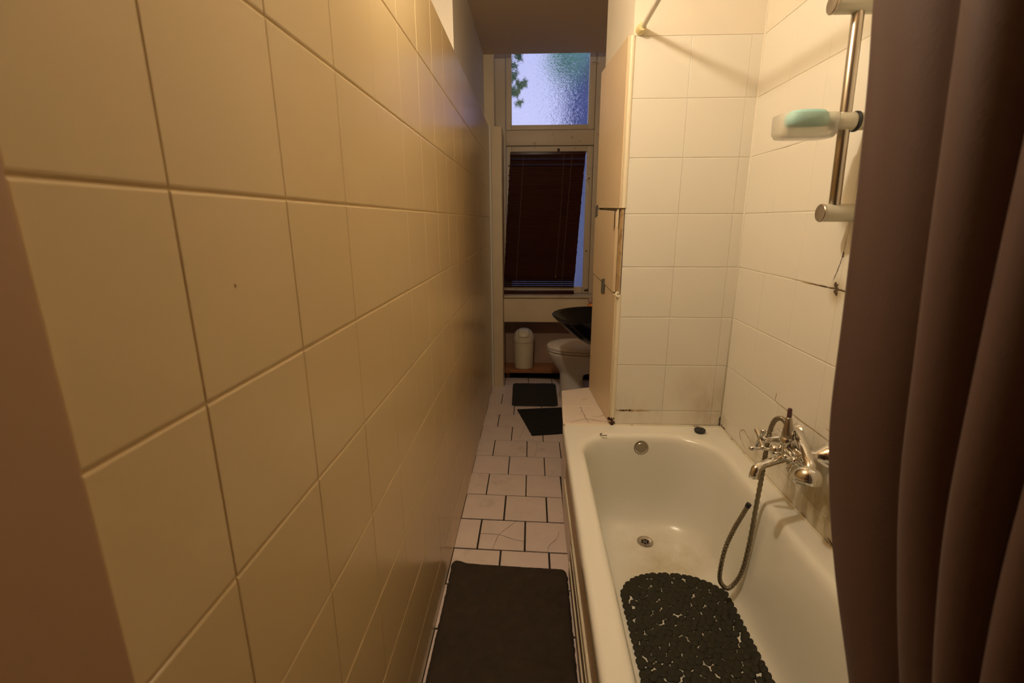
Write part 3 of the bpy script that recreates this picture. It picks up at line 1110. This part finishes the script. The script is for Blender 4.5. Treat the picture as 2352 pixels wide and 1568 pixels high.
# ---- hose
hs = thing('shower_hose', (.65, 1.30, .19), 'ribbed metal shower hose hanging from the tap with a loose end', 'hose')
hp = smooth_path([(.728, 1.262, .776), (.722, 1.284, .789), (.7165, 1.312, .770), (.712, 1.322, .722), (.704, 1.312, .660), (.699, 1.305, .600), (.692, 1.30, .481),
                  (.686, 1.30, .341), (.674, 1.30, .247), (.646, 1.30, .1945), (.622, 1.30, .203), (.609, 1.30, .240), (.614, 1.30, .330),
                  (.632, 1.30, .402), (.651, 1.30, .452), (.670, 1.30, .500)], 26)
rr = [.0068 + .0006 * (1 if (i // 2) % 2 else -1) for i in range(len(hp))]
bm = bmesh.new()
tube(bm, hp, rr, 12)
finish('ribbed_tube', bm, M['hose'], hs, True, 80)
bm = bmesh.new()
e0 = Vector(hp[-1])
ed = (Vector(hp[-1]) - Vector(hp[-6])).normalized()
rev(bm, e0 - ed * .012, e0 + ed, [(0, .0078), (.013, .0080), (.014, .0066), (.010, .0058), (.009, .001)], 16)
finish('end_cap', bm, M['black'], hs, True, 40)
bm = bmesh.new()
rev(bm, (.735, 1.250, .765), (.7265, 1.268, .782), [(0, .007), (.004, .0095), (.016, .0095), (.019, .0082)], 14)
finish('union_nut', bm, M['chrome'], hs, True, 40)

# ================================================================== SHOWER RAIL
rl = thing('shower_rail', (.745, 1.24, 1.34), 'brushed steel shower slide rail on the tiled wall beside the curtain', 'shower rail')
bm = bmesh.new()
rev(bm, (.7465, 1.24, 1.345), (.7285, 1.24, 1.835), [(0, .011), (.003, .0128), (.487, .0128), (.490, .011)], 24)
finish('bar', bm, M['brushed'], rl, True, 50)
for z, x0 in ((1.358, .716), (1.812, .672)):
    bm = bmesh.new()
    rev(bm, (XR, 1.24, z), (0, 1.24, z), [(0, .0215), (.003, .022), (XR - x0 - .006, .0215), (XR - x0 - .002, .0205)], 28)
    bk = finish('bracket', bm, M['satin'], rl, True, 40)
    bm = bmesh.new()
    rev(bm, (x0 + .003, 1.24, z), (0, 1.24, z), [(0, .021), (.001, .0222), (.004, .0222), (.006, .0205), (.0055, .004)], 28)
    finish('end_cap', bm, M['brushed'], bk, True, 40)
sd = thing('soap_dish', (.70, 1.235, 1.53), 'clear plastic soap dish clamped halfway up the shower rail', 'soap dish')
bm = bmesh.new()
rev(bm, (.704, 1.236, 1.566), (.80, 1.236, 1.566), [(0, .019), (.003, .0205), (.050, .0205), (.053, .019)], 26)
finish('clamp', bm, M['satin'], sd, True, 40)
bm = bmesh.new()
rev(bm, (.757, 1.236, 1.566), (.80, 1.236, 1.566), [(0, .020), (.001, .023), (.006, .023), (.007, .020)], 26)
finish('black_ring', bm, M['black'], sd, True, 40)
bm = bmesh.new()
rev(bm, (.764, 1.236, 1.566), (.80, 1.236, 1.566), [(0, .018), (.002, .020), (.018, .019), (.021, .016)], 26)
finish('knob', bm, M['satin'], sd, True, 40)
bm = bmesh.new()
DXc, DYc, hx, hy = .638, 1.222, .069, .042
rings = []
for ins, z in ((.020, 1.5255), (.008, 1.528), (.001, 1.537), (0, 1.560), (0, 1.577), (.0025, 1.577), (.003, 1.560), (.0045, 1.540), (.012, 1.532), (.022, 1.531)):
    rings.append(rrect(DXc - hx + ins, DXc + hx - ins, DYc - hy + ins, DYc + hy - ins, max(.012, .034 - ins), z, 8))
loft(bm, rings)
tr = finish('tray', bm, M['clear'], sd, True, 50)
for i in range(3):
    box_obj('rib', (.592, .690, 1.2005 + .018 * i, 1.2045 + .018 * i, 1.532, 1.5495), M['clear'], tr, bev=.001)
box_obj('stem', (.696, .709, 1.212, 1.252, 1.540, 1.572), M['clear'], sd, bev=.003)
bm = bmesh.new()
rings = []
for s, z in ((.75, 1.5505), (.95, 1.556), (1, 1.568), (.97, 1.579), (.80, 1.5865), (.4, 1.5895)):
    rings.append([(.640 + .046 * s * math.copysign(abs(math.cos(a)) ** .7, math.cos(a)),
                   1.222 + .030 * s * math.copysign(abs(math.sin(a)) ** .7, math.sin(a)), z) for a in [2 * PI * k / 28 for k in range(28)]])
loft(bm, rings)
tag(finish('soap_bar', bm, M['soap'], None, True, 60), 'turquoise bar of soap in the clear dish on the shower rail', 'soap')

# ================================================================== CURTAIN ROD AND CURTAIN
rd = thing('curtain_rod', (.375, 1.0, 1.985), 'white curtain rod running above the outer rim of the tub', 'curtain rod')
bm = bmesh.new()
rev(bm, (.375, 1.862, 1.985), (.375, -1, 1.985), [(0, .0085), (2.75, .0085)], 18)
finish('rod', bm, M['rod'], rd, True, 50)
bm = bmesh.new()
rev(bm, (.371, 1.8698, 1.982), (.371, 0, 1.982), [(0, .0165), (.008, .0165), (.034, .0140), (.036, .012)], 22)
finish('wall_socket', bm, M['plastic_cream'], rd, True, 40)

EDGE = [(1.985, .668), (1.60, .674), (1.545, .662), (1.395, .640), (1.29, .626), (1.20, .613), (1.12, .604), (1.06, .593), (.98, .563), (.915, .534),
        (.86, .503), (.80, .467), (.70, .424), (.60, .395), (.45, .365), (.36, .355)]


def edge_y(z):
    for (za, ya), (zb_, yb) in zip(EDGE, EDGE[1:]):
        if z >= zb_:
            t = (z - za) / (zb_ - za)
            return ya + (yb - ya) * t
    return EDGE[-1][1]


NZ, NC = 90, 170
bm = bmesh.new()
grid = []
for i in range(NZ + 1):
    z = 1.992 + (.36 - 1.992) * i / NZ
    ye = sum(edge_y(z + d) for d in (-.04, -.02, 0, .02, .04)) / 5 if z < 1.9 else edge_y(z)
    yn = .235
    row = []
    depth = min(1.0, (1.992 - z) / .25)
    for j in range(NC + 1):
        s = j / NC
        y = ye + (yn - ye) * s
        # folds: a broad leading fold, then tighter ones
        ph = 2 * PI * (1.1 * s + 4.3 * s * s) + .5 * math.sin(2.2 * z + 4 * s)
        amp = (.005 + .014 * min(1, s * 2.0)) * (.35 + .65 * depth)
        x = .395 - amp * math.sin(ph) + .006 * math.sin(5 * z + 9 * s) * depth
        y += .010 * math.cos(ph) * depth * min(1, s * 5)
        if s < .06:                    # hem turned back at the leading edge
            x += .02 * (1 - s / .06) ** 2 * depth
        x = .375 + (x - .375) * min(1, .2 + depth)
        row.append(bm.verts.new((x, y, z)))
    grid.append(row)
for a, b in zip(grid, grid[1:]):
    for j in range(NC):
        bm.faces.new((a[j], a[j + 1], b[j + 1], b[j]))
ct = thing('shower_curtain', (.395, .45, .36), 'dark brown shower curtain drawn aside at the near end of the tub', 'curtain')
cu = finish('cloth', bm, M['curtain'], ct, True)
md = cu.modifiers.new('thick', 'SOLIDIFY')
md.thickness = .0012
for k in range(9):
    y = .64 - .047 * k
    bm = bmesh.new()
    tube(bm, [Vector((.375 + .0135 * math.cos(a), y, 1.985 + .0135 * math.sin(a))) for a in [2 * PI * q / 16 for q in range(17)]], .002, 6)
    finish('curtain_ring', bm, M['rod'], ct, True)

# ================================================================== RUGS


def rug(name, corners, thick, material, label, rad=.03, lift=0.0, nx=60, ny=80, seed=0.0):
    A, B, C_, D = [Vector((*c, 0)) for c in corners]      # A far left, B far right, C near right, D near left
    lx, ly = (B - A).length, (A - D).length

    def pt(u, v):
        return (D * (1 - u) + C_ * u) * (1 - v) + (A * (1 - u) + B * u) * v
    bm = bmesh.new()
    g = []
    for i in range(nx + 1):
        row = []
        for j in range(ny + 1):
            # denser sampling at the borders
            u = .5 - .5 * math.cos(PI * i / nx)
            v = .5 - .5 * math.cos(PI * j / ny)
            # rounded corners: pull corner samples inward
            dx, dy = min(u, 1 - u) * lx, min(v, 1 - v) * ly
            if dx < rad and dy < rad:
                px, py = rad - dx, rad - dy
                m_ = max(px, py)
                h_ = math.hypot(px, py)
                f = m_ / h_ if h_ > 0 else 1
                nx_, ny_ = rad - px * f, rad - py * f
                u = nx_ / lx if u < .5 else 1 - nx_ / lx
                v = ny_ / ly if v < .5 else 1 - ny_ / ly
                dx, dy = nx_, ny_
                ed = rad - math.hypot(rad - dx, rad - dy)
            else:
                ed = min(dx, dy)
            p = pt(u, v)
            t = min(1, max(0, ed) / .016)
            h = thick * math.sqrt(max(0, 1 - (1 - t) ** 2))
            nzv = noise.noise(Vector((p.x * 30, p.y * 30, seed))) * .0018 + noise.noise(Vector((p.x * 140, p.y * 140, seed + 3))) * .0011
            wob = noise.noise(Vector((p.x * 55, p.y * 55, seed + 9))) * .003 * (1 - t)
            cl_ = lift * math.exp(-((p - A).length / .05) ** 2)
            row.append(bm.verts.new((p.x + wob, p.y + wob, .0012 + h + nzv * t + cl_)))
        g.append(row)
    for a, b in zip(g, g[1:]):
        for j in range(ny):
            bm.faces.new((a[j], a[j + 1], b[j + 1], b[j]))
    # closed underside along the border
    border = [g[i][0] for i in range(nx + 1)] + [g[nx][j] for j in range(1, ny + 1)] + \
             [g[i][ny] for i in range(nx - 1, -1, -1)] + [g[0][j] for j in range(ny - 1, 0, -1)]
    bm.faces.new(border)
    bmesh.ops.remove_doubles(bm, verts=bm.verts, dist=1e-6)
    o = finish(name, bm, material, None, True)
    tag(o, label, 'rug')
    return o


rug('bath_rug', [(-.310, 1.600), (.1475, 1.578), (.1475, .62), (-.308, .64)], .020, M['rug'],
    'large dark brown plush rug filling the corridor beside the tub', rad=.028, lift=.016, nx=120, ny=160)
rug('toilet_rug', [(-.152, 3.775), (.210, 3.780), (.205, 3.290), (-.141, 3.286)], .014, M['rug_b'],
    'charcoal plush rug on the floor in front of the toilet, farthest of the three', rad=.03, seed=4)
rug('floor_rug', [(-.100, 3.216), (.36, 3.280), (.36, 2.850), (.010, 2.786)], .010, M['rug_c'],
    'small black rug lying crooked on the tiles behind the ledge', rad=.006, seed=8)

# ================================================================== TOILET
to = thing('toilet', (.45, 3.5, 0), 'white toilet with closed lid facing left under the black basin', 'toilet')
TYc = 3.50


def egg(x0, x1, b, z, n=40):
    pts = []
    xm = x0 + (x1 - x0) * .46
    for k in range(n):
        a = 2 * PI * k / n
        c, s = math.cos(a), math.sin(a)
        if c < 0:
            x = xm + (xm - x0) * c
            y = b * s
        else:
            x = xm + (x1 - xm) * math.copysign(abs(c) ** .6, c)
            y = b * math.copysign(abs(s) ** .85, s)
        pts.append((x, TYc + y, z))
    return pts


bm = bmesh.new()
loft(bm, [egg(*a) for a in ((.222, .47, .105, 0), (.224, .47, .105, .02), (.228, .44, .092, .05), (.226, .40, .082, .14), (.224, .41, .083, .195), (.218, .47, .092, .215),
                            (.198, .62, .122, .243), (.166, .68, .152, .288), (.142, .69, .172, .335), (.131, .70, .181, .362), (.128, .70, .183, .374), (.133, .70, .178, .381), (.15, .68, .16, .386))])
finish('bowl', bm, M['porcelain'], to, True, 60)
bm = bmesh.new()
loft(bm, [egg(*a) for a in ((.142, .63, .166, .386), (.140, .63, .168, .3895), (.122, .635, .184, .392), (.121, .635, .185, .400), (.126, .632, .180, .405))])
finish('seat', bm, M['seat'], to, True, 60)
bm = bmesh.new()
loft(bm, [egg(*a) for a in ((.140, .63, .168, .4055), (.138, .63, .170, .409), (.119, .635, .186, .4115), (.119, .635, .186, .422), (.128, .63, .178, .431), (.175, .60, .140, .437), (.28, .50, .06, .4395))])
finish('lid', bm, M['seat'], to, True, 60)
bm = bmesh.new()
box(bm, .625, .796, TYc - .19, TYc + .19, .375, .74)
bevel_all(bm, .018, 3)
ci = finish('cistern', bm, M['porcelain'], to, True, 40)
bm = bmesh.new()
box(bm, .615, .798, TYc - .198, TYc + .198, .742, .775)
bevel_all(bm, .010, 3)
finish('cistern_lid', bm, M['porcelain'], to, True, 40)
bm = bmesh.new()
rev(bm, (.71, TYc, .774), (.71, TYc, 2), [(0, .022), (.006, .022), (.009, .019)], 20)
finish('flush_button', bm, M['chrome'], to, True, 40)

# ================================================================== BASIN
bs = thing('wash_basin', (.43, 2.86, .60), 'glossy black bowl basin half hidden behind the boarded column', 'basin')
bcx, bcy, bz = .425, 2.885, .776
bm = bmesh.new()


def oval(r, z, k=1.0):
    return [(bcx + r * math.cos(a), bcy + r * .98 * math.sin(a), z) for a in [2 * PI * q / 56 for q in range(56)]]


loft(bm, [oval(.05, .595), (oval(.085, .601)), oval(.14, .634), oval(.20, .683), oval(.255, .733), oval(.288, .766), oval(.296, .776), oval(.2945, .7795),
          oval(.289, .7775), oval(.276, .765), oval(.238, .735), oval(.185, .694), oval(.125, .648), oval(.07, .618), oval(.03, .612)])
finish('bowl', bm, M['basin'], bs, True, 60)
bm = bmesh.new()
box(bm, .40, .798, bcy - .05, bcy + .05, .560, .594)
bevel_all(bm, .006, 2)
finish('wall_bracket', bm, M['black'], bs, True, 40)
bm = bmesh.new()
rev(bm, (bcx, bcy, .612), (bcx, bcy, 2), [(0, .028), (.004, .028), (.006, .024), (.005, .006)], 24)
finish('drain', bm, M['chrome'], bs, True, 40)
bt = thing('soap_bottle', (.430, 3.215, .745), 'orange bottle standing behind the black basin, partly hidden by the column', 'bottle')
BX, BY, BZ = .414, 3.265, .665
bt.location = (BX, BY, BZ)
bm = bmesh.new()
rev(bm, (BX, BY, BZ + .028), (BX, BY, 2), [(0, .022), (.001, .026), (.068, .026), (.084, .020), (.090, .012)], 24)
finish('body', bm, M['orange'], bt, True, 50)
bm = bmesh.new()
rev(bm, (BX, BY, BZ), (BX, BY, 2), [(0, .022), (.002, .0262), (.026, .0262), (.028, .025)], 24)
finish('base_band', bm, M['yellow'], bt, True, 50)
bm = bmesh.new()
rev(bm, (BX, BY, BZ + .119), (BX, BY, 2), [(0, .014), (.002, .017), (.030, .020), (.036, .016)], 20)
finish('cap', bm, M['pinkcap'], bt, True, 50)
sh_ = box_obj('bottle_shelf', (.395, .798, 3.215, 3.315, BZ - .016, BZ), M['black'], None, bev=.003)
tag(sh_, 'small black wall shelf behind the basin, mostly hidden by the column', 'shelf')

# ================================================================== OUTSIDE THE WINDOW
bd = thing('neighbour_building', (2.0, 9.0, 0), 'blurred blue-grey building seen through the right of the pebbled pane', 'building')
bm = bmesh.new()
box(bm, .60, 4.0, 8.5, 10, -3, 7.0)
finish('facade', bm, M['facade'], bd)
box_obj('roof_edge', (.55, 4.05, 8.42, 10.05, 6.95, 7.1), M['bark'], bd)
vn = thing('ivy_spray', (-.16, 4.22, 2.2), 'spray of green ivy leaves outside the left of the upper pane', 'plant')
bm = bmesh.new()
tube(bm, smooth_path([(-.26, 4.16, 1.9), (-.22, 4.17, 2.2), (-.19, 4.16, 2.4), (-.16, 4.17, 2.62), (-.10, 4.17, 2.75)]), .004, 6)
finish('stem', bm, M['bark'], vn)
shape = [(0, 0), (.5, .25), (1, .1), (.75, .55), (.95, .95), (.4, .9), (0, 1.45), (-.4, .9), (-.95, .95), (-.75, .55), (-1, .1), (-.5, .25)]
bm = bmesh.new()
top = [bm.verts.new((x, .12 * abs(x), y)) for x, y in shape]
bot = [bm.verts.new((x, .12 * abs(x) + .03, y)) for x, y in shape]
bm.faces.new(top)
bm.faces.new(bot[::-1])
for i in range(12):
    j = (i + 1) % 12
    bm.faces.new((top[i], bot[i], bot[j], top[j]))
bmesh.ops.recalc_face_normals(bm, faces=bm.faces)
leaf_me = bpy.data.meshes.new('leaf')
bm.to_mesh(leaf_me)
bm.free()
leaf_me.materials.append(M['leaf'])
for (x, z, s, rot) in ((-.165, 2.52, .036, .3), (-.135, 2.455, .040, -.7), (-.100, 2.425, .040, 2.2), (-.145, 2.40, .034, 1.4), (-.150, 2.315, .040, -.4), (-.098, 2.335, .040, -1.2),
                       (-.120, 2.295, .036, 2.8), (-.175, 2.35, .036, .6), (-.150, 2.60, .04, 1.2), (-.085, 2.62, .04, -1.9), (-.185, 2.46, .036, 2.0), (-.19, 2.28, .034, -1.0)):
    o = bpy.data.objects.new('leaf', leaf_me)
    COL.objects.link(o)
    o.location = (x, 4.165 + random.uniform(-.02, .03), z)
    o.scale = (s * 1.25, s * 1.25, s * 1.25)
    o.rotation_euler = (random.uniform(-.3, .3), rot, random.uniform(-.3, .3))
    set_parent(o, vn)
gw = box_obj('garden_wall', (-4, .95, 7.8, 8.0, -2, 2.15), M['yard'])
tag(gw, 'dim blue-grey yard wall seen through the lower window beside the blind', 'wall')
tr = thing('garden_tree', (.62, 6.2, 0), 'blurred tree crown outside the upper right of the pebbled pane', 'tree')
bm = bmesh.new()
for i in range(420):
    c = Vector((random.gauss(.42, .10), random.gauss(6.2, .2), random.gauss(3.20, .09)))
    a, b = random.random() * 6.28, random.random() * 6.28
    u = Vector((math.cos(a), math.sin(a) * math.cos(b), math.sin(b))) * .05
    v = u.orthogonal().normalized() * .03
    q = [bm.verts.new(c + d) for d in (-u, v, u, -v)]
    bm.faces.new(q)
fo = finish('foliage', bm, M['leaf'], tr)
fo['kind'] = 'stuff'
bm = bmesh.new()
tube(bm, smooth_path([(.95, 6.3, -1), (.92, 6.3, 1.5), (.80, 6.25, 2.7), (.45, 6.2, 3.2)]), [.10] * 8 + [.08] * 8 + [.05] * 9, 10)
finish('trunk', bm, M['bark'], tr, True)

# ================================================================== WALL LAMP (above the left tiles, out of the picture)
lp = thing('wall_lamp', (-.500, LAMP_POS[1], LAMP_POS[2]), 'round wall lamp with a warm bulb above the left tiles', 'lamp')
bm = bmesh.new()
rev(bm, (-.500, LAMP_POS[1], LAMP_POS[2]), (1, LAMP_POS[1], LAMP_POS[2]), [(0, .05), (.010, .05), (.014, .044), (.016, .012), (.215, .012), (.217, .02), (.250, .02), (.258, .016)], 28)
finish('base', bm, M['porcelain'], lp, True, 40)
bm = bmesh.new()
ball(bm, LAMP_POS, .040, 20)
finish('bulb', bm, M['bulb'], lp, True)
